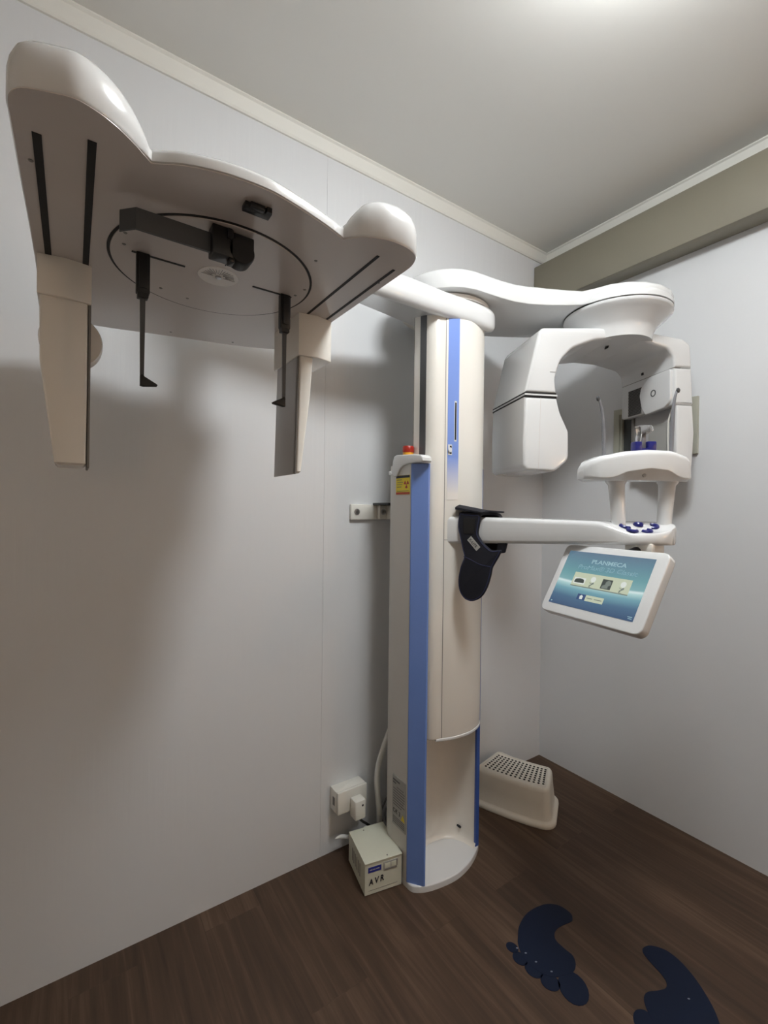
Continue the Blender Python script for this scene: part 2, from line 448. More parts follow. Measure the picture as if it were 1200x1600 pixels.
# --- lifting carriage that slides in the column
cf = spline([(.948, 1.0545), (.975, 1.045), (1.01, 1.039), (1.05, 1.038), (1.09, 1.046), (1.125, 1.062), (1.146, 1.081)], 6, False)
carr = [(.9005, 1.150), (.9005, 1.092), (.9035, 1.079), (.911, 1.067), (.922, 1.0595), (.936, 1.0565)] + cf + [(1.1495, 1.10), (1.1495, 1.19), (1.0, 1.193), (.95, 1.192)]
carriage = MB().slab(carr, .462, 1.815, .006, .002).build('lifting_carriage', M['cream'], unit, 40)
lipc = [(.9305, 1.0575)] + [(x, y - .0015) for x, y in cf] + [(1.150, 1.10), (1.05, 1.12), (.95, 1.11)]
MB().slab(lipc, .4545, .4655, .004, .003).build('bottom_lip', M['white'], carriage)
def along(f0, f1, n=10):          # points of the curved front between two x
    out = []
    for k in range(n + 1):
        x = f0 + (f1 - f0) * k / n
        for (xa, ya), (xb, yb) in zip(cf, cf[1:]):
            if xa <= x <= xb + 1e-9:
                out.append((x, ya + (yb - ya) * (x - xa) / (xb - xa + 1e-12))); break
    return out
def skin(x0, x1, z0, z1, d0, d1):
    a = along(x0, x1)
    return MB().slab([(x, y - d1) for x, y in a] + [(x, y + d0) for x, y in reversed(a)], z0, z1)
skin(.9485, .9500, .466, 1.775, .0005, .0007).build('cover_seam', M['seam'], carriage)
skin(.9500, 1.0600, 1.0810, 1.0822, .0005, .0007).build('cover_seam', M['seam'], carriage)
st2 = skin(.9565, .9935, 1.206, 1.775, .0005, .0010); st2 = st2.build('blue_stripe', M['stripe'], carriage)
o_ = skin(.9775, .9855, 1.388, 1.514, 0, .0016).build('slot_rim', M['white'], st2)
skin(.979, .984, 1.393, 1.509, 0, .0020).build('scale_slot', M['slot'], st2)
skin(.9585, .9705, 1.345, 1.378, 0, .0015).build('lock_plate', M['white'], st2)
skin(.9635, .9690, 1.349, 1.374, 0, .0019).build('lock_recess', M['slot'], st2)
MB().lathe([(.0075, 1.0440), (.0075, 1.0455)], (.9630, 1.361), 16, xf=lambda x, y, z: (x, z, y)).build('lock_knob', M['white'], st2)
MB().box(.8993, .9015, 1.090, 1.119, .80, 1.81).build('rail_groove', M['darkgrey'], carriage)
MB().box(.8997, .9012, 1.1495, 1.1505, .80, 1.81).build('cover_seam', M['seam'], carriage)

# --- wall bracket
br = MB().box(.795, 1.02, YA - .012, YA, 1.137, 1.191, .003, xf=IDENT).build('wall_bracket', M['outlet'], unit)
MB().box(.902, 1.06, YA - .030, YA - .012, 1.139, 1.189, .002).build('bracket_arm', M['outlet'], br)
MB().box(.93, 1.06, 1.244, YA - .012, 1.139, 1.189, .002).build('bracket_arm', M['outlet'], br)
for x, y in ((.818, YA - .012), (.918, YA - .030)):
    bo = MB().lathe([(.0105, y), (.0105, y - .002), (.009, y - .0025)], (x, 1.165), 20, xf=lambda a, b_, z: (a, z, b_)).build('bolt_washer', M['steel'], br)
    bh = MB(); bh.lathe([(.0065, y - .002), (.0065, y - .0055), (.005, y - .0065)], (x, 1.165), 6, xf=lambda a, b_, z: (a, z, b_))
    bh.build('bolt_head', M['screwm'], br)

# --- cephalostat arm on top of the carriage
ca = spline([(1.198, 1.115), (1.178, 1.065), (1.135, 1.038), (1.06, 1.031), (.93, 1.034), (.80, 1.030), (.70, 1.034), (.60, 1.048), (.50, 1.062), (.40, 1.072),
             (.34, 1.085), (.315, 1.11), (.335, 1.130), (.40, 1.140), (.55, 1.130), (.74, 1.124), (.90, 1.138), (1.0, 1.180), (1.09, 1.27), (1.185, 1.30), (1.21, 1.21)], 5)
def arm_under(x, y, z):
    lift = max(0, y - 1.045) * .55; lift = .050 * math.tanh(lift / .050)
    return (x, y, 1.845 - (1.845 - z) * (1 - lift / .085))
carm = MB().slab(refine(ca, .015), 1.760, 1.845, .034, .022, xf=arm_under, n=6).build('cephalostat_arm', M['white'], unit, 60)
MB().lathe([(.036, 1.606), (.036, 1.835)], (.385, 1.115), 40).build('head_mount', M['white'], carm)
MB().ring((1.06, 1.185), .02, .150, 1.842, 1.8555, 64).build('pivot_ring', M['cream'], carm)
MB().lathe([(.012, .962), (.014, .950), (.012, .928)], (1.200, 1.822), 20, xf=lambda y, z, x: (x, y, z)).build('end_roller', M['black'], carm)

# --- cephalostat head
ZP = 1.592
outl = [(-.060, .640), (-.0605, .615), (-.057, .597), (-.046, .583), (-.020, .572), (.0, .567), (.02, .572), (.038, .582), (.056, .597), (.0685, .610), (.0765, .6185),
        (.088, .612), (.105, .602), (.128, .593), (.155, .586), (.185, .5825), (.215, .5825), (.245, .588), (.28, .597), (.315, .608), (.3425, .6185),
        (.352, .607), (.362, .597), (.378, .588), (.40, .580), (.428, .578), (.452, .583), (.467, .594), (.476, .612), (.479, .635), (.4785, .70),
        (.4775, .80), (.4765, .90), (.474, 1.0), (.470, 1.08), (.462, 1.118), (.44, 1.146), (.40, 1.166), (.34, 1.186), (.24, 1.206), (.14, 1.228),
        (.06, 1.246), (.0, 1.248), (-.035, 1.23), (-.052, 1.19), (-.056, 1.10), (-.056, .98), (-.057, .86), (-.059, .74)]
i1, i2 = outl.index((.0765, .6185)), outl.index((.3425, .6185))
outl = spline(outl[i1:i2 + 1], 5, False)[:-1] + spline(outl[i2:] + outl[:i1 + 1], 5, False)[:-1]
outl = ccw(refine(outl))
def lobe(x, y):
    if x < .0765: h = .062 * max(0, 1 - (abs(x + .020) / .0970) ** 5) ** .5
    elif x > .3425: h = .070 * max(0, 1 - (abs(x - .424) / .0850) ** 4) ** .5
    else: h = 0
    fade = max(0, min(1, (1.0 - y) / .38)); fade = fade * fade * (3 - 2 * fade)
    return max(.024, h * (.35 + .65 * fade))
hd = MB(); rings = []
for d, fz in ((.0015, 0), (0, .04), (0, .46), (.0015, .62), (.005, .78), (.011, .90), (.020, .97), (.032, 1.0)):
    rings.append([(x, y, ZP + lobe(px, py) * fz) for (x, y), (px, py) in zip(offset(outl, d) if d else outl, outl)])
hd.loft(rings)
head = hd.build('cephalostat_head', M['white'], unit, 50)
lower = offset(outl, .0018)
MB().slab(lower, ZP - .0012, ZP + .0005).build('underside_cover', M['under'], head)
zu = ZP - .0012
MB().ring((.210, .845), .1645, .1685, zu - .0010, zu + .0003, 96).build('turntable_seam', M['slot'], head)
MB().lathe([(.164, zu - .0022), (.1642, zu)], (.210, .845), 96).build('turntable', M['under'], head)
zt = zu - .0022
for x0, y0, y1 in ((-.0365, .645, .96), (.0155, .622, .96), (.4125, .626, .90), (.4585, .646, .90)):
    wd = .0045 if x0 < .1 else .0026
    MB().box(x0 - wd, x0 + wd, y0, y1, zu - .0008, zu + .0004).build('rail_slot', M['slot'], head)
for x0, x1 in ((.076, .157), (.275, .352)):
    MB().box(x0, x1, .8425, .8475, zt - .0007, zt + .0004).build('rod_slot', M['slot'], head)
dl = MB().lathe([(.034, zt - .0010), (.0345, zt)], (.213, .846), 48).build('angle_dial', M['dial'], head)
fan = MB()
for k in range(17):
    a = PI + PI * k / 16; r0, r1 = (.009, .029) if k % 4 == 0 else (.012, .027)
    ca_, sa_ = math.cos(a), math.sin(a); px_, py_ = -sa_ * .00022, ca_ * .00022
    fan.slab([(.213 + ca_ * r0 - px_, .846 + sa_ * r0 - py_), (.213 + ca_ * r1 - px_, .846 + sa_ * r1 - py_), (.213 + ca_ * r1 + px_, .846 + sa_ * r1 + py_), (.213 + ca_ * r0 + px_, .846 + sa_ * r0 + py_)], zt - .0014, zt - .0008)
fan.build('dial_scale', M['ink'], dl)
MB().box(.2122, .2138, .788, .800, zt - .0012, zt).build('dial_pointer', M['ink'], head)
MB().lathe([(.003, zt - .004), (.0052, zt - .0032), (.0055, zt)], (.213, .846), 20).build('dial_screw', M['steel'], head)
for x, y in ((.063, .795), (.064, .83), (.36, .80), (.355, .832), (.335, .70), (.135, .955), (.185, .97), (-.045, .70), (.462, .70), (.19, 1.185), (.33, 1.165)):
    z = zt if (x - .21) ** 2 + (y - .845) ** 2 < .164 ** 2 else zu
    MB().lathe([(.0024, z - .0008), (.003, z)], (x, y), 12).build('screw', M['screwm'], head)
ck = MB(); ck.box(.190, .228, .618, .634, zu - .007, zu, .001); ck.box(.196, .216, .612, .620, zu - .009, zu - .002, .001); ck.box(.219, .226, .613, .620, zu - .008, zu - .001)
ck.build('light_block', M['black'], head)

# ear rods
def ear_rod(x, sgn, zend):
    h = MB(); h.box(x - .010, x + .010, .838, .852, 1.523, zt, .0015); h.box(x - .0065, x + .0065, .835, .840, 1.530, zt - .004, .001)
    h.slab(ccw([(x - .008, .8385), (x + .008, .8385), (x + .008, .8515), (x - .008, .8515)]), 1.515, 1.524, .002, 0)
    r = h.build('ear_rod', M['black'], unit)
    q = MB()
    q.loft([[(x - .0042, .8428, 1.53), (x + .0042, .8428, 1.53), (x + .0042, .8465, 1.53), (x - .0042, .8465, 1.53)],
            [(x - .0028, .8428, zend), (x + .0028, .8428, zend), (x + .0028, .8465, zend), (x - .0028, .8465, zend)]])
    q.build('rod', M['darkgrey'], r)
    p = MB()
    prof = [(x - sgn * .003, zend + .016), (x - sgn * .003, zend - .001), (x + sgn * .002, zend - .002), (x + sgn * .022, zend + .001), (x + sgn * .0235, zend + .0035), (x + sgn * .021, zend + .0055), (x + sgn * .004, zend + .0145), (x + sgn * .0005, zend + .018)]
    p.slab(prof, .8405, .8490, .002, .002, xf=lambda a, z, y: (a, y, z))
    p.build('ear_plug', M['black'], r)
    MB().lathe([(.0018, .8370), (.0022, .8385)], (x + .004, 1.556), 10, xf=lambda a, z, y: (a, y, z)).build('rod_screw', M['steel'], r)
ear_rod(.0925, 1, 1.373)
ear_rod(.3385, -1, 1.373)

# folded nasal support: flat bar with a bend, hinged in a black block
nb = MB(); zb0, zb1 = 1.5500, 1.5785
top = [(.0500, .722), (.0680, .703), (.174, .703)]
th = .0022
front = [(x, y - th) for x, y in top]; back = [(x, y + th) for x, y in top]
nb.slab(front + list(reversed(back)), zb0, zb1)
nasal = nb.build('nasal_support', M['darkgrey'], unit, 20)
k_ = MB(); k_.box(.165, .196, .690, .716, 1.5455, zt, .002); k_.box(.186, .192, .686, .692, 1.572, 1.586)
k_.build('hinge_block', M['black'], nasal)
k_ = MB(); k_.lathe([(.0185, .690), (.020, .693), (.020, .714), (.0175, .717)], (.2085, 1.5610), 28, xf=lambda a, z, y: (a, y, z))
k_.box(.192, .2275, .692, .716, 1.562, 1.586, .002)
k_.build('hinge_knob', M['black'], nasal)
MB().box(.190, .198, .691, .708, 1.540, 1.547, .001).build('locking_tab', M['black'], nasal)

# sensor post on the left slots
sp_ = MB()
prof_c = [(-.0515, .944), (-.012, .938), (.0245, .944), (.0245, 1.04), (-.0515, 1.04)]
sp_.slab(prof_c, 1.524, zu, .002, .001)
sens = sp_.build('sensor_post', M['cream'], unit, 30)
def taper(fx0, fx1, bx0, bx1, y0, y1, z0, z1, by0=None, by1=None, mid=None, r=.004):
    by0 = y0 if by0 is None else by0; by1 = y1 if by1 is None else by1
    rings = []
    lv = [(z1, fx0, fx1, y0, y1)] + ([mid] if mid else []) + [(z0 + r, bx0, bx1, by0, by1), (z0, bx0 + r, bx1 - r, by0 + r, by1 - r)]
    for z, x0, x1, a, b_ in lv:
        rings.append([(x, y, z) for x, y in rpoly([(x0, a, .004), (x1, a, .004), (x1, b_, .004), (x0, b_, .004)], 3)])
    return MB().loft(list(reversed(rings)))
taper(-.0485, .0195, -.0265, .0185, .947, 1.03, 1.243, 1.526, mid=(1.417, -.0475, .0195, .947, 1.03)).build('post_shell', M['cream'], sens)
taper(.0205, .0245, .0195, .0235, .949, 1.028, 1.240, 1.526, r=.001).build('post_edge', M['seam'], sens)
MB().lathe([(.046, .985), (.048, .990), (.048, 1.015), (.044, 1.020)], (-.004, 1.469), 40, xf=lambda a, z, y: (a, y, z)).build('sensor_knob', M['cream'], sens)

# collimator post on the right slots
cp_ = MB(); cp_.slab([(.394, .902), (.434, .895), (.4725, .905), (.4725, 1.045), (.394, 1.045)], 1.500, zu, .002, .001)
coll = cp_.build('collimator_post', M['cream'], unit, 30)
taper(.3985, .4300, .3935, .4045, .905, 1.03, 1.249, 1.503, mid=(1.415, .3975, .4240, .905, 1.03)).build('post_shell', M['cream'], coll)
taper(.3965, .3985, .3905, .3935, .918, 1.03, 1.247, 1.501, r=.0008).build('post_face', M['midgrey'], coll)
taper(.3960, .3990, .3905, .3940, .908, .916, 1.247, 1.501, r=.0008).build('post_edge', M['seam'], coll)

# --- overhead arm and rotating C-arm
C0 = Vector((1.572, .862)); RB = .172
oa = []
for k in range(13):
    a = math.radians(95 + k * 165 / 12); oa.append((1.06 + .172 * math.cos(a), 1.178 + .172 * math.sin(a)))
oa += [(1.09, 1.004), (1.135, 1.000), (1.19, .992), (1.246, .974), (1.30, .944), (1.35, .908), (1.39, .876)]
for k in range(15):
    a = math.radians(185 + k * 250 / 14); oa.append((C0.x + RB * math.cos(a), C0.y + RB * math.sin(a)))
oa += [(1.60, 1.055), (1.47, 1.175), (1.364, 1.240), (1.24, 1.305), (1.14, 1.342)]
def oarm_top(x, y, z):      # the arm flattens towards its round cap
    k = max(0, min(1, (x - 1.25) / .25)); k = k * k * (3 - 2 * k)
    return (x, y, 1.861 + (z - 1.861) * (1 - .30 * k))
oarm = MB().slab(refine(oa, .02), 1.861, 1.930, .002, .030, xf=oarm_top, n=6).build('overhead_arm', M['white'], unit, 50)
MB().lathe([(RB + .002, 1.861), (RB + .002, 1.872), (RB - .002, 1.884), (RB - .014, 1.897), (.130, 1.912), (.08, 1.920), (.03, 1.922)], C0, 72).build('arm_cap', M['white'], oarm, 50)
MB().lathe([(RB - .004, 1.8555), (RB - .004, 1.8615)], C0, 72).build('rim_seam', M['seam'], oarm)
MB().lathe([(.112, 1.757), (.116, 1.785), (.124, 1.804), (.160, 1.836), (RB - .002, 1.846), (RB + .001, 1.850), (RB + .001, 1.8565)], C0, 72).build('rotation_hub', M['white'], oarm, 40)

D2 = Vector((.903, -.43)); N2 = Vector((-.43, -.903))
def G(s, z, t):     # C-arm frame: s along its span, t towards the room
    p = C0 + D2 * s + N2 * t
    return (p.x, p.y, z)
TB, TF = -.205, .070
gan = rpoly([(-.3705, 1.562, 0), (-.3260, 1.755, .02), (-.313, 1.774, .015), (-.114, 1.789, .05), (.108, 1.784, .05), (.205, 1.775, .03), (.236, 1.755, .02), (.2415, 1.675, 0),
             (.1745, 1.675, 0), (.170, 1.712, .03), (.148, 1.737, .04), (.052, 1.757, .1), (-.036, 1.760, .1), (-.125, 1.747, .1), (-.206, 1.715, .08), (-.246, 1.672, .08), (-.266, 1.615, .08), (-.2605, 1.562, 0)], 5)
def tube_wall(s, z, t):      # the back of the right side stays clear of the wall
    k = max(0, (s - .19)) * max(0, (-t)) / .2
    return G(s - k * .75, z, t)
gantry = MB().slab(gan, TB, TF, .012, .010, xf=tube_wall, n=4).build('rotating_arm', M['white'], unit, 30)
MB().slab([(-.266, 1.6315), (-.2665, 1.6295), (-.285, 1.6295), (-.285, 1.6315)], TF - .002, TF + .0006, xf=G).build('cover_seam', M['seam'], gantry)
# tube head below the double groove
def tubeh(z0, z1, ins=0.):
    pass
th_ = rpoly([(-.3705, 1.5460, 0), (-.3735, 1.40, .3), (-.3715, 1.322, .02), (-.360, 1.308, .02), (-.262, 1.3045, .03), (-.213, 1.345, .035), (-.2145, 1.438, .02), (-.246, 1.500, .1), (-.2585, 1.5460, 0)], 6)
thead = MB().slab(th_, TB, TF, .014, .010, xf=G, n=4).build('tube_head', M['white'], unit, 30)
bandp = [(-.3685, 1.545), (-.3685, 1.563), (-.2610, 1.563), (-.2590, 1.545)]
MB().slab(bandp, TB + .003, TF - .003, xf=G).build('groove', M['slot'], thead)
bandp = [(-.3715, 1.5515), (-.3715, 1.5565), (-.2590, 1.5565), (-.2580, 1.5515)]
MB().slab(bandp, TB, TF + .0005, xf=G).build('groove_rib', M['white'], thead)
MB().slab([(-.3215, 1.310), (-.3205, 1.310), (-.3155, 1.545), (-.3165, 1.545)], TF - .002, TF + .0004, xf=G).build('cover_seam', M['under'], thead)
# sensor side
sh = rpoly([(.1745, 1.6735, 0), (.2415, 1.6735, 0), (.2500, 1.552, .01), (.246, 1.545, .004), (.1745, 1.545, .008)], 4)
shell = MB().slab(sh, TB, TF, .012, .010, xf=tube_wall, n=4).build('sensor_housing', M['white'], unit, 30)
# raised front pad with rounded lower edge, and the vent beside it
pad = rpoly([(-.090, 1.612, .0), (-.083, 1.640, .02), (-.045, 1.672, .03), (.060, 1.672, .01), (.062, 1.560, .03), (.03, 1.542, .02), (-.060, 1.535, .01), (-.066, 1.548, .005), (-.078, 1.560, .02)], 5)
SX = lambda t, z, s: G(s, z, t)
MB().slab(pad, -.1660, -.1765, .0, .004, xf=lambda t, z, s: G(-s, z, t)).build('raised_cover', M['white'], shell) if False else None
MB().slab(pad, .1655, .1765, .004, 0, xf=SX).build('raised_cover', M['white'], shell)
vg = MB().box(-.158, -.088, 1.548, 1.647, .1725, .1755, xf=SX).build('vent_grille', M['seam'], shell)
vh = MB()
for i in range(17):
    for j in range(10):
        cx, cz = -.1545 + j * .0068 + (i % 2) * .0034, 1.5520 + i * .0057
        if cx < -.0895: vh.slab([(cx + .0027 * math.cos(k * PI / 3 + .5), cz + .0027 * math.sin(k * PI / 3 + .5)) for k in range(6)], .1719, .1728, xf=SX)
vh.build('vent_holes', M['slot'], vg)['kind'] = 'stuff'
MB().ring((-.018, 1.606), .0090, .0125, .1645, .1662, 32, xf=SX).build('cover_ring', M['darkgrey'], shell)
MB().box(TB + .01, .066, 1.6735, 1.6752, .1735, .2, xf=SX).build('cover_seam', M['seam'], shell)
MB().slab(rpoly([(-.035, 1.749, 0), (-.031, 1.749, 0), (-.028, 1.757, 0), (-.032, 1.757, 0)]), -.012, .004, xf=lambda s, z, t: G(s, z, t)).build('key_hole', M['slot'], gantry)
MB().box(-.088, -.076, 1.690, 1.700, .170, .1758, .002, xf=SX).build('latch', M['slot'], gantry)
# sensor body below the housing
post = rpoly([(.1865, 1.546, 0), (.2480, 1.546, 0), (.2560, 1.45, .1), (.248, 1.31, .004), (.1865, 1.31, .004)], 4)
senp = MB().slab(post, .040, .068, .003, .006, xf=G).build('sensor_panel', M['white'], unit, 30)
MB().box(-.170, .041, 1.312, 1.546, .205, .240, .003, xf=SX).build('sensor_body', M['midgrey'], senp)
MB().box(-.085, .004, 1.322, 1.500, .2030, .2055, xf=SX).build('sensor_face', M['greyprint'], senp)
MB().box(-.172, -.160, 1.312, 1.546, .198, .206, xf=SX).build('panel_frame', M['seam'], senp)
MB().tube([G(.199, 1.54, .030), G(.196, 1.50, .020), G(.197, 1.42, .018), G(.200, 1.33, .024)], .003, 8).build('sensor_cable', M['outlet'], senp)

# --- patient support arm with keypad
RX = Vector((.8245, -.5659)); FX = Vector((.5659, .8245))
arm_out = spline([(.958, 1.066), (.974, 1.034), (.998, 1.003), (1.014, .970), (1.030, .930), (1.058, .835), (1.082, .745), (1.100, .670), (1.112, .610), (1.130, .562), (1.163, .530), (1.205, .515),
                  (1.246, .522), (1.272, .552), (1.276, .60), (1.262, .665), (1.235, .745), (1.205, .83), (1.180, .91), (1.160, .99), (1.150, 1.070)], 4)
arm_out = ccw(arm_out)
def arm_z(x, y):       # the arm gets thinner towards its end; the end dips into a shallow keypad tray
    k = max(0, min(1, (1.06 - y) / .5))
    return 1.070 + .024 * k, 1.155 - .006 * k
def tray(x, y):
    d = ((x - 1.185) ** 2 + (y - .575) ** 2) ** .5
    u = (Vector((x, y)) - Vector((1.187, .585))).dot(RX) + .008; v = (Vector((x, y)) - Vector((1.187, .585))).dot(FX)
    a = max(0, 1 - (abs(u) / .098) ** 2.5); b = max(0, min(1, (.035 - v) / .085)); b = b * b * (3 - 2 * b)
    return .026 * a * b
def cut(y):            # left and right edge of the arm outline at this depth
    xs = []
    for (xa, ya), (xb, yb) in zip(arm_out, arm_out[1:] + arm_out[:1]):
        if (ya - y) * (yb - y) <= 0 and ya != yb: xs.append(xa + (xb - xa) * (y - ya) / (yb - ya))
    return min(xs), max(xs)
pa_ = MB(); rings = []; y_end = min(p[1] for p in arm_out) + .0004
for k in range(61):
    q = k / 60; y = 1.0615 - (1.0615 - y_end) * (math.sin(q * PI / 2) ** .8 if q > 0 else 0)
    xl, xr = cut(y); zb_, zt_ = arm_z(0, y); w_ = xr - xl; r = min(.014, w_ * .3); rb = min(.010, w_ * .3)
    sec = []
    for m in range(5):
        b2 = PI + PI / 2 * (1 - m / 4); sec.append((xl + rb + rb * math.cos(b2), zb_ + rb + rb * math.sin(b2)))
    for m in range(5):
        b2 = PI - PI / 2 * m / 4; px_ = xl + r + r * math.cos(b2); sec.append((px_, zt_ - r + r * math.sin(b2) - tray(px_, y)))
    for m in range(1, 12):
        px_ = xl + r + (w_ - 2 * r) * m / 12; sec.append((px_, zt_ - tray(px_, y)))
    for m in range(5):
        b2 = PI / 2 - PI / 2 * m / 4; px_ = xr - r + r * math.cos(b2); sec.append((px_, zt_ - r + r * math.sin(b2) - tray(px_, y)))
    for m in range(5):
        b2 = -PI / 2 * m / 4; sec.append((xr - rb + rb * math.cos(b2), zb_ + rb + rb * math.sin(b2)))
    rings.append([(x, y, z) for x, z in sec])
pa_.loft(rings)
parm = pa_.build('support_arm', M['white'], unit, 75)
KC = (1.187, .590)
kz = arm_z(*KC)[1] - tray(*KC)
def top_at(u, v, h):
    p = Vector(KC) + RX * u + FX * v
    return (p.x, p.y, arm_z(p.x, p.y)[1] - tray(p.x, p.y) + h)
kp = MB(); cdm = top_at(.003, -.002, 0)
kp.lathe([(.0115, cdm[2] - .003), (.0120, cdm[2] + .004), (.0095, cdm[2] + .0075), (.004, cdm[2] + .009)], cdm[:2], 24)
keypad = kp.build('keypad', M['navyplastic'], parm)
for u0, v0, a0 in ((-.036, -.013, 20), (-.030, -.036, 60), (.005, -.036, 120), (.034, -.013, 160)):
    pts = []
    for k in range(11):
        b2 = math.radians(a0 + 65 + k * 23)
        pts.append(top_at(u0 + .0100 * math.cos(b2), v0 + .0095 * math.sin(b2), .0020))
    MB().tube(pts, [.0050 if 1 < q < 9 else .0042 for q in range(11)], 10).build('key', M['navyplastic'], keypad)

# --- chin rest on two posts
CC = (1.190, .578)
def Q(u, z, v):     # u along the chin rest, v away from the camera side
    p = Vector(CC) + RX * u + FX * v
    return (p.x, p.y, z)
def Qc(u, z, v):    # the chin rest bows around the patient's neck
    return Q(u, z, v + .30 * u * u / .13)
def lerp_tab(tab, u):
    for (a, fa), (b_, fb_) in zip(tab, tab[1:]):
        if u <= b_:
            k = (u - a) / (b_ - a); k = max(0, min(1, k)); k = k * k * (3 - 2 * k) * .5 + k * .5
            return fa + (fb_ - fa) * k
    return tab[-1][1]
ttab = [(-.136, 1.296), (-.125, 1.311), (-.10, 1.321), (-.05, 1.330), (0, 1.3335), (.06, 1.3325), (.11, 1.323), (.13, 1.312), (.139, 1.297)]
btab = [(-.136, 1.262), (-.10, 1.2575), (-.085, 1.2590), (-.05, 1.2755), (0, 1.2830), (.045, 1.2790), (.085, 1.2610), (.10, 1.2580), (.139, 1.262)]
ch = MB(); rings = []
for k in range(57):
    tt = k / 56; u = -.136 + .275 * tt
    e_ = min(u + .136, .139 - u); g = 1 - max(0, 1 - e_ / .022) ** 2 * .45      # rounded ends
    zt_, zb_ = lerp_tab(ttab, u), lerp_tab(btab, u)
    zm = (zt_ + 1.262) / 2
    sec = rpoly([(-.036, zb_, .005), (-.033, zt_ - .004, .016), (.044, zt_ - .002, .016), (.048, 1.254, .008), (-.020, 1.253, .004)], 5)
    rings.append([Qc(u, zm + (z - zm) * (.45 + .55 * g), .006 + (v - .006) * g) for v, z in sec])
ch.loft(rings)
chin = ch.build('chin_rest', M['white'], unit, 40)
MB().lathe([(.0045, -.0300), (.0045, -.0270)], (-.012, 1.2655), 14, xf=lambda u, z, v: Qc(u, z, v)).build('screw', M['seam'], chin)
for u0, u1 in ((-.058, -.052), (.0745, .0625)):
    pz = MB(); pa = Vector(Q(u0, 1.262, .018)); pb = Vector(Q(u1, 1.128, .012))
    pz.tube([pa, pa.lerp(pb, .06), pa.lerp(pb, .09), pa.lerp(pb, .14), pa.lerp(pb, .5), pb], [.0255, .0255, .024, .0195, .0175, .0165], 24)
    pz.build('support_post', M['white'], chin)
bb = MB(); bb.box(-.026, -.008, 1.325, 1.352, -.012, .012, .003, xf=Q); bb.box(.006, .028, 1.325, 1.353, -.012, .012, .003, xf=Q); bb.box(-.01, .01, 1.325, 1.335, -.01, .01, xf=Q)
bite = bb.build('bite_holder', M['navyplastic'], chin)
MB().box(-.0065, .0045, 1.332, 1.378, -.005, .005, .001, xf=Q).build('bite_post', M['rodgrey'], bite)
cl = MB(); cl.slab(rpoly([(-.014, 1.345, .002), (-.014, 1.386, .004), (-.020, 1.392, .003), (.018, 1.394, .006), (.022, 1.380, .006), (.012, 1.372, .004), (-.008, 1.372, .004), (-.010, 1.345, .002)], 3), -.010, .010, .002, .002, xf=Q)
cl.build('bite_cover', M['clear'], bite)
for pts, m in (([(-.101, 1.470), (-.098, 1.463), (-.091, 1.435), (-.087, 1.39), (-.0845, 1.31)], 'rodgrey'),
               ([(.106, 1.494), (.102, 1.488), (.0965, 1.465), (.0935, 1.42), (.0900, 1.31)], 'rodgrey')):
    path = spline([Vector(Q(u, z, .03)) for u, z in pts], 6, False)
    tr = MB().tube(path, [.0022 + .0030 * i / len(path) for i in range(len(path))], 10).build('temple_support', M[m], chin)
    e0 = Vector(path[0])
    MB().lathe([(.001, e0.y - .005), (.0065, e0.y - .002), (.0065, e0.y + .002), (.001, e0.y + .005)], (e0.x, e0.z - .002), 16, xf=lambda x, z, y: (x, y, z)).build('temple_pad', M['darkgrey'], tr)

# --- touch screen hanging under the arm
A = Vector((-.16518, -.98626, .002)).normalized()
B = Vector((-.50487, .05341, -.86154)); B = (B - A * B.dot(A)).normalized()
NS = A.cross(B)
if NS.x > 0: NS = -NS
P0 = Vector((.90590, .59073, -.08442)) * 1.22 + Vector((0, 0, 1.172))
W_, H_ = .2395, .1522
SF = frame(P0, A, B, NS)
outer = rpoly([(-.020, -.0185, .016), (W_ + .027, -.0185, .016), (W_ + .026, H_ + .026, .018), (-.020, H_ + .024, .018)], 6)
scr = MB().slab(outer, -.030, .0, .010, .003, xf=SF, n=4).build('touch_screen', M['white'], unit, 40)
dm = MB(); fc = dm.face([SF(0, 0, .0006), SF(W_, 0, .0006), SF(W_, H_, .0006), SF(0, H_, .0006)])
uvl = dm.bm.loops.layers.uv.new('UVMap')
for lp, uv in zip(fc.loops, ((0, 1), (1, 1), (1, 0), (0, 0))): lp[uvl].uv = uv
# a real slab: the picture is its front face, the edge is behind
disp = dm.build('display', M['display'], scr)
me_ = disp.data
if me_.polygons[0].normal.dot(NS) < 0: me_.flip_normals()
def sbox(name, x0, x1, y0, y1, m, par, h=.0012):
    return MB().box(x0, x1, y0, y1, .0004, h, xf=SF).build(name, m, par)
def spoly(name, pts, m, par, h=.0014):
    return MB().slab(pts, .0004, h, xf=SF).build(name, m, par)
def stxt(name, body, x, y, size, m, sx=1, shear=0, bold=0):
    o = SF(x, y, .0010)
    return text(name, body, size, basis(o, A, -B), m, disp, .0002, shear, 'CENTER', bold, sx)
stxt('screen_title', 'PLANMECA', .128, .0295, .0148, M['pxtext'], 1.28, 0, .0003)
stxt('screen_subtitle', 'ProMax\u00ae 3D Classic', .128, .0475, .0165, M['pxfaint'], 1.18, .15)
sbox('picture_strip', .045, .205, .058, .094, M['pxcream'], disp, .0010)
sbox('picture_strip_edge', .045, .205, .094, .0965, M['pxgrey'], disp, .0010)
sbox('panoramic_icon', .050, .084, .072, .089, M['pxlight'], disp, .0013)
spoly('panoramic_icon', rpoly([(.052, .086, .002), (.082, .086, .002), (.080, .076, .006), (.067, .074, .01), (.054, .076, .006)], 4), M['pxdark'], disp, .0016)
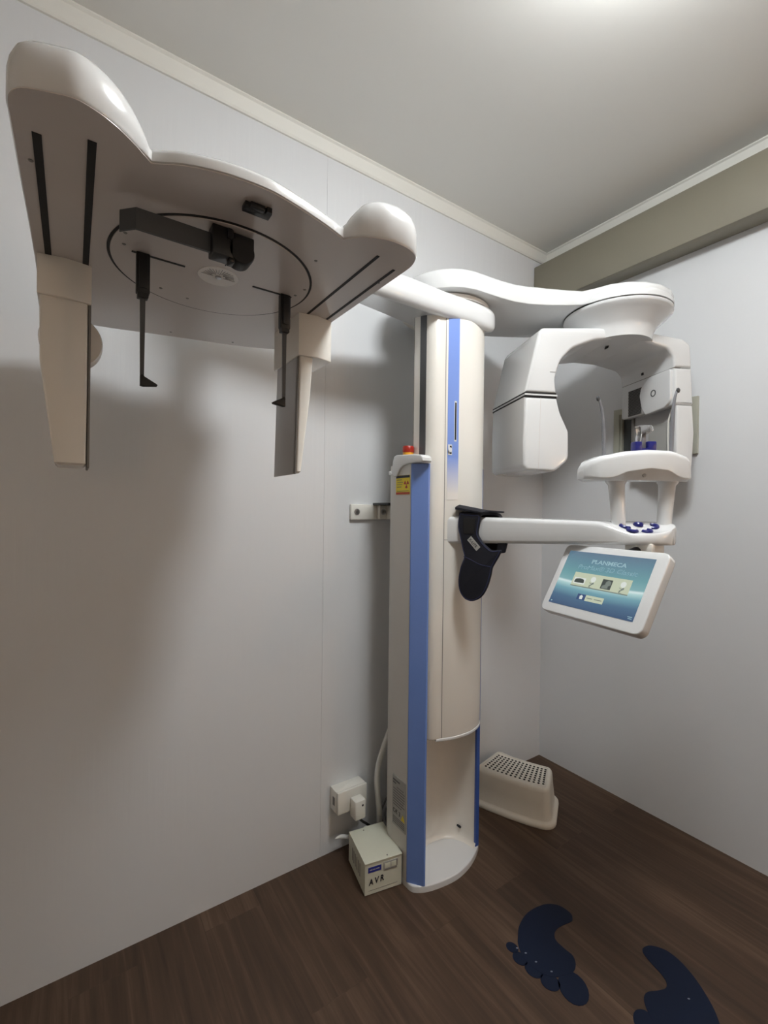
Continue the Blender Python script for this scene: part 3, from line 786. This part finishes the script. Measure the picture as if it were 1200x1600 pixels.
for cx in (.105, .187):
    spoly('head_icon', [(cx + .0068 * math.cos(k * PI / 10), .072 + .0075 * math.sin(k * PI / 10)) for k in range(20)], M['pxlight'], disp, .0016)
    spoly('head_icon', [(cx - .008, .080), (cx - .002, .083), (cx + .004, .079), (cx + .0055, .083), (cx - .001, .088), (cx - .004, .092), (cx + .004, .0935), (cx - .006, .0935), (cx - .0055, .088), (cx - .001, .085), (cx - .007, .082)], M['pxgrey'], disp, .0015)
sbox('skull_icon', .131, .158, .066, .091, M['pxdark'], disp, .0013)
spoly('skull_icon', [(.134, .090), (.135, .083), (.141, .080), (.142, .072), (.148, .068), (.155, .071), (.156, .079), (.150, .083), (.151, .089)], M['pxgrey'], disp, .0016)
sbox('home_button', .079, .103, .114, .129, M['pxnavy'], disp, .0012)
spoly('home_icon', [(.087, .127), (.087, .121), (.085, .121), (.091, .116), (.097, .121), (.095, .121), (.095, .127)], M['pxlight'], disp, .0016)
sbox('patient_button', .103, .153, .114, .129, M['pxcream'], disp, .0012)
sbox('patient_button_text', .107, .123, .1205, .1225, M['pxgrey'], disp, .0015)
sbox('patient_button_text', .128, .149, .1205, .1225, M['pxgrey'], disp, .0015)
sbox('clock_text', .224, .235, .142, .1435, M['pxtext'], disp, .0012)
sbox('clock_text', .226, .235, .146, .1475, M['pxtext'], disp, .0012)
spoly('status_icon', [(.008 + .002 * math.cos(k * PI / 6), .146 + .002 * math.sin(k * PI / 6)) for k in range(12)], M['pxtext'], disp, .0012)
hg = MB(); hc = Vector(SF(W_ * .60, -.004, -.018))
hg.box(1.150, 1.215, .535, .600, 1.072, 1.098, .003)
hg.build('screen_bracket', M['cream'], scr)
hk = MB(); q0 = Vector((1.17, .57, 1.08)); q1 = hc
hk.tube([q0, q0.lerp(q1, .5), q1], .013, 14); hk.build('screen_hinge', M['black'], scr)

# ---------------------------------------------------------------- thyroid collar over the support arm
E2 = Vector((.289, -.957)).normalized(); NW = Vector((-.957, -.289)).normalized()
O2 = Vector((.995, 1.04)) + NW * .006
def K(u, z, w):
    p = O2 + E2 * u + NW * w
    return (p.x, p.y, z)
collar = tag(empty('thyroid_collar', (1.03, .96, 1.155)), 'navy blue fabric thyroid collar hanging over the white support arm beside the column', 'collar')
body = ccw(spline([(.018, 1.166), (.034, 1.164), (.060, 1.162), (.084, 1.160), (.082, 1.130), (.079, 1.108), (.084, 1.094), (.098, 1.077), (.114, 1.064), (.126, 1.058), (.152, 1.060), (.148, 1.044),
                  (.136, 1.022), (.128, 1.006), (.1245, .985), (.114, .948), (.096, .918), (.069, .903), (.043, .907), (.025, .929), (.0195, .962), (.0255, 1.002), (.036, 1.032),
                  (.030, 1.055), (.022, 1.085), (.013, 1.118), (.0125, 1.145)], 4))
def Kb(u, z, w):            # the pad hangs clear of the column and sags a little
    return K(u, z, w + .008 + .05 * (1.166 - z) - .03 * u)
MB().slab(body, -.004, .007, .004, .004, xf=Kb).build('collar_front', M['navy'], collar, 50)
def rim(pts, name):
    pth = [Vector(Kb(u, z, .0065)) for u, z in pts]
    MB().tube(pth, .0013, 6).build(name, M['navytrim'], collar)
ins = offset(body, .0035); rim(ins + [ins[0]], 'piping')
rim(spline([(.036, 1.034), (.06, 1.026), (.09, 1.014), (.124, 1.010)], 5, False), 'piping')
MB().slab(rpoly([(.030, 1.152, .004), (.072, 1.150, .004), (.068, 1.104, .004), (.034, 1.104, .004)], 3), .0066, .0085, xf=Kb).build('velcro_strip', M['black'], collar)
pc = Vector((.068, 1.075)); pu = Vector((.030, -.030)).normalized(); pv = Vector((.030, .030)).normalized()
lp_ = [pc - pu * .022 - pv * .0085, pc + pu * .022 - pv * .0085, pc + pu * .022 + pv * .0085, pc - pu * .022 + pv * .0085]
pat = MB().slab([(p.x, p.y) for p in lp_], .0066, .0082, xf=Kb).build('woven_label', M['patch'], collar)
to = Vector(Kb((pc - pu * .0195 - pv * .0045).x, (pc - pu * .0195 - pv * .0045).y, .0083))
tx = (Vector(Kb((pc + pu * .02 - pv * .0045).x, (pc + pu * .02 - pv * .0045).y, .0083)) - to)
ty = (Vector(Kb((pc - pu * .0195 + pv * .008).x, (pc - pu * .0195 + pv * .008).y, .0083)) - to)
text('label_text', 'X-LITE', .0118, basis(to, tx, ty), M['ink'], collar, .0002, 0, 'LEFT', .0002)
# strap lying over the arm top and hanging down on its far side
tp = MB()
def flap(u0, u1, pts, th=.009):
    rings = []
    for (w, z) in pts:
        rings.append((w, z))
    left = [K(u0, z, w) for w, z in rings]; right = [K(u1, z, w) for w, z in rings]
    left2 = [K(u0, z + th * (1 if w > -.13 else 0), w - (th if w <= -.13 else 0)) for w, z in rings]; right2 = [K(u1, z + th * (1 if w > -.13 else 0), w - (th if w <= -.13 else 0)) for w, z in rings]
    tp.loft([[a, b_, d_, c_] for a, b_, c_, d_ in zip(left, right, left2, right2)])
flap(.013, .088, [(.012, 1.157), (-.01, 1.161), (-.05, 1.160), (-.10, 1.158), (-.122, 1.156), (-.14, 1.150), (-.140, 1.12), (-.136, 1.08), (-.120, 1.03), (-.09, 1.01)])
tp.build('collar_strap', M['navy'], collar, 60)
fl = MB()
fl.loft([[K(.004, 1.176, .020), K(.090, 1.166, .016), K(.092, 1.169, .016), K(.004, 1.184, .020)],
         [K(.002, 1.186, -.01), K(.100, 1.170, -.02), K(.102, 1.174, -.02), K(.002, 1.192, -.01)],
         [K(.01, 1.174, -.06), K(.12, 1.168, -.08), K(.12, 1.172, -.08), K(.01, 1.180, -.06)],
         [K(.03, 1.168, -.10), K(.10, 1.167, -.11), K(.10, 1.170, -.11), K(.03, 1.172, -.10)]])
fl.build('collar_flap', M['navy'], collar, 60)
bs = MB()
bs.slab(ccw([(.122, 1.150), (.160, 1.140), (.160, 1.086), (.150, 1.045), (.118, 1.055), (.132, 1.086)]), -.150, -.142, xf=lambda u, z, w: K(u + .0, z, w)) if False else None
bs.slab(rpoly([(.132, 1.094, .0), (.163, 1.094, .0), (.152, 1.050, .006), (.126, 1.046, .006), (.128, 1.070, .0)], 3), -.022, -.013, .002, .002, xf=K)
bs.build('collar_strap', M['navy'], collar, 60)

# ---------------------------------------------------------------- black strip on the wall bracket
tag(MB().slab(rpoly([(.884, 1.262, .004), (.985, 1.250, .004), (.985, 1.365, .004), (.884, 1.362, .004)], 3), 1.1895, 1.1975, .002, .002).build('black_strip', M['black']),
    'thin flat black strip lying on the white wall bracket behind the column', 'strip')

# ---------------------------------------------------------------- step stool
stool = tag(empty('step_stool', (1.50, 1.18, 0)), 'low white plastic step stool with perforated curved top on the floor by the corner', 'stool')
HS = .135
tfr = spline([(1.478, 1.041), (1.437, 1.090), (1.400, 1.165), (1.371, 1.240), (1.362, 1.296)], 4, False)
tbk = spline([(1.524, 1.330), (1.540, 1.282), (1.560, 1.232), (1.588, 1.168), (1.608, 1.126)], 4, False)
top_o = ccw(rpoly([(1.470, 1.036, .022), (1.437, 1.088, 0), (1.402, 1.160, 0), (1.372, 1.236, 0), (1.352, 1.300, .022), (1.536, 1.338, .022), (1.549, 1.268, 0), (1.570, 1.214, 0), (1.595, 1.162, 0), (1.616, 1.124, .022)], 5))
top_o = ccw(refine(top_o, .02))
sb = MB(); rings = []
for d, z in ((-.026, 0), (-.0275, .004), (-.0265, .012), (-.022, .017), (-.015, .019), (-.0120, .024), (-.006, .075), (-.002, .120), (0, .127), (.004, .1325), (.009, HS), (.014, HS), (.0155, HS - .002)):
    rr = offset(top_o, d) if d else top_o
    rings.append([(x, min(y, YA - .003), z) for x, y in rr])
sb.loft(rings)
sbody = sb.build('stool_body', M['stool'], stool, 50)
def at_len(pts, u):
    P = [Vector(p) for p in pts]; L = [0]
    for a, b_ in zip(P, P[1:]): L.append(L[-1] + (b_ - a).length)
    t = u * L[-1]
    for k in range(len(P) - 1):
        if t <= L[k + 1] + 1e-9: return P[k].lerp(P[k + 1], (t - L[k]) / (L[k + 1] - L[k]))
    return P[-1]
hl = MB(); rows, cols = 8, 14
for i in range(rows):
    for j in range(cols):
        u = (j + .45) / cols; v = (i + .5) / rows
        a, b_ = at_len(tfr, .05 + .90 * u), at_len(list(reversed(tbk)), .05 + .90 * u)
        hl.lathe([(.0043, HS - .0035), (.0046, HS - .0008)], a.lerp(b_, .15 + .74 * v), 8)
hl.build('tread_holes', M['hole'], stool)['kind'] = 'stuff'
MB().box(1.4375, 1.4390, 1.0605, 1.0625, .003, .013).build('mould_mark', M['seam'], stool)

# ---------------------------------------------------------------- voltage regulator box
BA = Vector((.737, 1.151)); BX = Vector((.1295, -.0265)); bl = BX.length; BX.normalize(); BY = Vector((.0265, .1295)).normalized()
def V(u, v, z):
    p = BA + BX * u + BY * v
    return (p.x, p.y, z)
BW, BD, BH = .122, .155, .099
avr = tag(empty('voltage_regulator', (.80, 1.22, 0)), 'small putty grey metal box lettered AVR on the floor left of the column', 'box')
MB().box(0, BW, .002, BD, .003, BH - .001, xf=V).build('casing', M['avr'], avr)
lid = MB(); lid.slab([(-.001, 0), (BW + .001, 0), (BW + .001, BD + .001), (BW * .42, BD + .001), (BW * .42, BD - .006), (-.001, BD - .006)], BH - .001, BH + .0008, xf=V)
lid = lid.build('lid', M['avr'], avr)
for u, v in ((BW * .63, .012), (BW * .38, BD - .014)):
    MB().lathe([(.0025, BH), (.002, BH + .0018)], (u, v), 12, xf=V).build('screw', M['screwm'], lid)
for u, v in ((.012, .012), (BW - .012, .012), (.012, BD - .012), (BW - .012, BD - .012)):
    MB().lathe([(.006, 0), (.006, .004)], (u, v), 14, xf=V).build('rubber_foot', M['black'], avr)
VF = lambda u, z, v: V(u, .002 - v, z)
fp = MB().box(.010, .053, BH - .030, BH - .014, 0, .0007, xf=VF).build('maker_label', M['bluelabel'], avr)
for u0, u1 in ((.015, .024), (.026, .034), (.036, .047)):
    MB().box(u0, u1, BH - .0235, BH - .0205, .0006, .0010, xf=VF).build('label_print', M['pxtext'] if False else M['greyprint'], fp)
gm = MB().box(.061, .106, BH - .036, BH - .010, 0, .0015, xf=VF).build('output_socket', M['greyprint'], avr)
MB().box(.064, .083, BH - .029, BH - .014, .0014, .0022, xf=VF).build('socket_face', M['avr'], gm)
MB().box(.086, .103, BH - .029, BH - .014, .0014, .0022, xf=VF).build('socket_face', M['avr'], gm)
MB().box(.104, .1065, BH - .030, BH - .010, .0012, .0026, xf=VF).build('socket_edge', M['seam'], gm)
MB().box(.064, .104, BH - .0345, BH - .0325, .0012, .002, xf=VF).build('socket_edge', M['seam'], gm)
MB().box(.012, .108, .0140, .0148, 0, .0006, xf=VF).build('front_seam', M['seam'], avr)
ox = Vector(V(.013, .0012, .031)); 
text('lettering', 'A V R', .0250, basis(ox, (BX.x, BX.y, .09), (0, 0, 1)), M['ink'], avr, .0003, .10, 'LEFT', .0006, .80)
vs = MB()
for k in range(6): vs.box(.045 + k * .014, .050 + k * .014, .03, .07, -.0006, .0004, xf=lambda a, b_, w: V(w, a, b_))
vs.build('side_vents', M['seam'], avr)

# ---------------------------------------------------------------- wall outlet with plug
outlet = tag(empty('wall_outlet', (.788, YA, .19)), 'white surface mounted wall outlet box with a plug, left of the column near the floor', 'outlet')
MB().box(.7315, .845, 1.327, YA, .156, .2285, .002).build('back_box', M['outlet'], outlet)
MB().box(.7325, .8465, 1.317, 1.3265, .1545, .2285, .003).build('face_plate', M['outlet'], outlet)
MB().box(.7300, .7316, 1.338, 1.350, .178, .205, .0005).build('knockout', M['seam'], outlet)
plug = tag(empty('power_plug', (.799, 1.30, .17)), 'white square power plug pushed into the wall outlet with a black cord running down', 'plug')
MB().box(.778, .819, 1.279, 1.3165, .140, .203, .005).build('plug_body', M['outlet'], plug)
MB().lathe([(.0035, 1.2785), (.0035, 1.2795)], (.806, .186), 14, xf=lambda x, z, y: (x, y, z)).build('indicator', M['ink'], plug)
cord = spline([(.800, 1.297, .142), (.806, 1.297, .130), (.822, 1.302, .112), (.842, 1.312, .092), (.862, 1.316, .070), (.858, 1.319, .05)], 6, False)
MB().tube(cord, .0042, 10).build('power_cord', M['black'], plug)

# ---------------------------------------------------------------- hoses and cables behind the column
hose = spline([(1.01, 1.315, .56), (.985, 1.315, .50), (.958, 1.312, .432), (.925, 1.31, .370), (.893, 1.31, .295), (.883, 1.31, .240), (.888, 1.312, .180), (.900, 1.318, .105), (.908, 1.33, .030), (.910, 1.332, .011)], 7, False)
tag(MB().tube(hose, .0100, 14).build('conduit_hose', M['hose']), 'white corrugated conduit hose curving down behind the column to the floor', 'hose')
cb = spline([(.985, 1.366, .203), (.972, 1.345, .195), (.966, 1.335, .175), (.955, 1.335, .145), (.935, 1.338, .118), (.925, 1.345, .08), (.935, 1.345, .03), (.95, 1.34, .005)], 6, False)
tag(MB().tube(cb, .0038, 10).build('grey_cable', M['rodgrey']), 'thin grey cable leaving the dark wall opening behind the column', 'cable')
cb = []
for k in range(60):
    a = k / 59 * PI * 4.4; r = .036 + .002 * math.sin(a * 3)
    cb.append((.948 + r * .55 * math.cos(a), 1.318 + r * .42 * math.sin(a), .072 + r * math.sin(a) * .9 + .0015 * math.sin(2.3 * a)))
tag(MB().tube(cb, .0036, 8).build('coiled_cable', M['rodgrey']), 'grey cable coiled on the floor between the regulator box and the column', 'cable')
tag(MB().box(.971, 1.0, YA - .004, YA - .0002, .185, .219).build('cable_opening', M['slot']), 'small black square cable opening in the back wall behind the column', 'opening')
bit = spline([(.736, 1.340, .064), (.752, 1.338, .066), (.772, 1.336, .060), (.800, 1.335, .045), (.83, 1.335, .016), (.84, 1.335, .007)], 6, False)
tag(MB().tube(bit, [.002 + .0045 * min(1, i / 8) for i in range(len(bit))], 10).build('cable_end', M['hose']), 'white pointed cable end poking out behind the regulator box by the wall', 'cable')

# ---------------------------------------------------------------- footprint stickers on the floor
fa = [(1.021, .811), (1.048, .829), (1.091, .842), (1.135, .842), (1.178, .830), (1.203, .806), (1.208, .773), (1.195, .758), (1.182, .756), (1.142, .764), (1.116, .761), (1.099, .746), (1.097, .718), (1.098, .694), (1.083, .676), (1.060, .669)]
def blob(c, rx, ry, ang=0, n=20):
    return [(c[0] + rx * math.cos(2 * PI * k / n) * math.cos(ang) - ry * math.sin(2 * PI * k / n) * math.sin(ang), c[1] + rx * math.cos(2 * PI * k / n) * math.sin(ang) + ry * math.sin(2 * PI * k / n) * math.cos(ang)) for k in range(n)]
def footprint(name, sole, toes, label, specks):
    e = tag(empty(name, (sum(p[0] for p in sole) / len(sole), sum(p[1] for p in sole) / len(sole), 0)), label, 'floor sticker', 'footprint floor stickers')
    MB().slab(ccw(spline(sole, 4)), .0002, .0012).build('sole', M['sticker'], e)
    for c, rx, ry, a in toes: MB().slab(blob(c, rx, ry, a), .0001, .0010).build('toe', M['sticker'], e)
    for c in specks: MB().slab(blob(c, .0018, .0030, 1), .0010, .0014).build('worn_speck', M['speck'], e)
solea = fa + [(1.030, .678), (1.005, .690), (.990, .715), (.983, .745), (.990, .775), (1.004, .797)]
footprint('footprint_sticker', solea,
          [((1.026, .646), .041, .035, .85), ((.990, .686), .0235, .021, 2.0), ((.981, .728), .023, .019, 1.8), ((.976, .767), .020, .017, 1.8), ((.983, .799), .0165, .0140, 1.8)],
          'navy footprint sticker on the floor nearer the column, toes and heel in view',
          [(1.015, .70), (1.003, .738), (1.0, .768), (.992, .79)])
fb = [(1.264, .597), (1.283, .600), (1.303, .590), (1.321, .561), (1.318, .523), (1.300, .483), (1.273, .446), (1.250, .423), (1.224, .405), (1.19, .392), (1.155, .395), (1.125, .410), (1.108, .435), (1.104, .470),
      (1.115, .505), (1.137, .531), (1.155, .539), (1.172, .537), (1.197, .524), (1.217, .518), (1.233, .525), (1.243, .543), (1.252, .573)]
footprint('footprint_sticker', fb,
          [((1.094, .508), .030, .025, .5), ((1.092, .462), .022, .019, .6), ((1.096, .430), .019, .017, .7), ((1.108, .402), .018, .016, .9), ((1.130, .384), .016, .014, 1.0)],
          'navy footprint sticker on the floor, cut off by the bottom of the photo',
          [(1.235, .475)])

# ---------------------------------------------------------------- ceiling lamp and added warm fill lamp (outside the frame)
lampm = mat('lamp_diffuser', (1, 1, 1, 1), .4, emit=(.955, .985, 1, 1), estr=36)
LX, LY = .82, .31
lamp = tag(empty('ceiling_lamp', (LX, LY, ZC)), 'round white ceiling lamp with opal diffuser', 'lamp')
MB().lathe([(.175, ZC - .018), (.178, ZC)], (LX, LY), 48).build('lamp_base', M['white'], lamp)
MB().lathe([(.140, ZC - .018), (.172, ZC - .035), (.180, ZC - .060), (.170, ZC - .080), (.13, ZC - .092), (.06, ZC - .098)], (LX, LY), 48).build('diffuser', lampm, lamp)
warmm = mat('warm_fill_shade', (1, .8, .6, 1), .5, emit=(1, .62, .35, 1), estr=44)
WL = (1.79, -.90, 1.30)  # unseen lamp, added to bring warm fill light from the right
wl = tag(empty('fill_lamp', (XB, WL[1], WL[2])), 'small warm fill lamp with round shade, added on the right wall', 'lamp')
MB().lathe([(.045, XB - .012), (.045, XB)], (WL[1], WL[2]), 24, xf=lambda y, z, x: (x, y, z)).build('lamp_plate', M['steel'], wl)
MB().tube([(XB - .01, WL[1], WL[2]), (WL[0], WL[1], WL[2] + .0)], .008, 10).build('lamp_stem', M['steel'], wl)
sp2 = MB(); bmesh.ops.create_uvsphere(sp2.bm, u_segments=24, v_segments=14, radius=.05, matrix=Matrix.Translation(WL))
sp2.build('shade', warmm, wl)

# ---------------------------------------------------------------- world, camera, colour
wd = bpy.data.worlds.new('world'); scene.world = wd; wd.use_nodes = True
wd.node_tree.nodes['Background'].inputs[0].default_value = (.8, .85, .9, 1)
wd.node_tree.nodes['Background'].inputs[1].default_value = .3

a = math.radians(55.54); rho = .0118; th = math.atan(3 / 709)
Rv = Vector((math.sin(a), -math.cos(a), 0)); Fv = Vector((math.cos(a), math.sin(a), 0)); Zv = Vector((0, 0, 1))
fwd = Fv * math.cos(th) - Zv * math.sin(th)
dwn = -Fv * math.sin(th) - Zv * math.cos(th)
right = Rv * math.cos(rho) - dwn * math.sin(rho)
down = Rv * math.sin(rho) + dwn * math.cos(rho)
cd = bpy.data.cameras.new('camera'); cam = bpy.data.objects.new('camera', cd); COL.objects.link(cam)
cd.sensor_fit = 'VERTICAL'; cd.sensor_height = 36; cd.sensor_width = 27; cd.lens = 709 / 1600 * 36
cd.clip_start = .01
X, Y, Z = right, -down, -fwd
cam.matrix_world = Matrix(((X.x, Y.x, Z.x, 0), (X.y, Y.y, Z.y, 0), (X.z, Y.z, Z.z, 1.172), (0, 0, 0, 1)))
scene.camera = cam
scene.view_settings.view_transform = 'Standard'; scene.view_settings.look = 'None'
scene.view_settings.gamma = 1; scene.view_settings.use_curve_mapping = False
scene.view_settings.exposure = .55
scene.cycles.caustics_reflective = False
scene.cycles.caustics_refractive = False
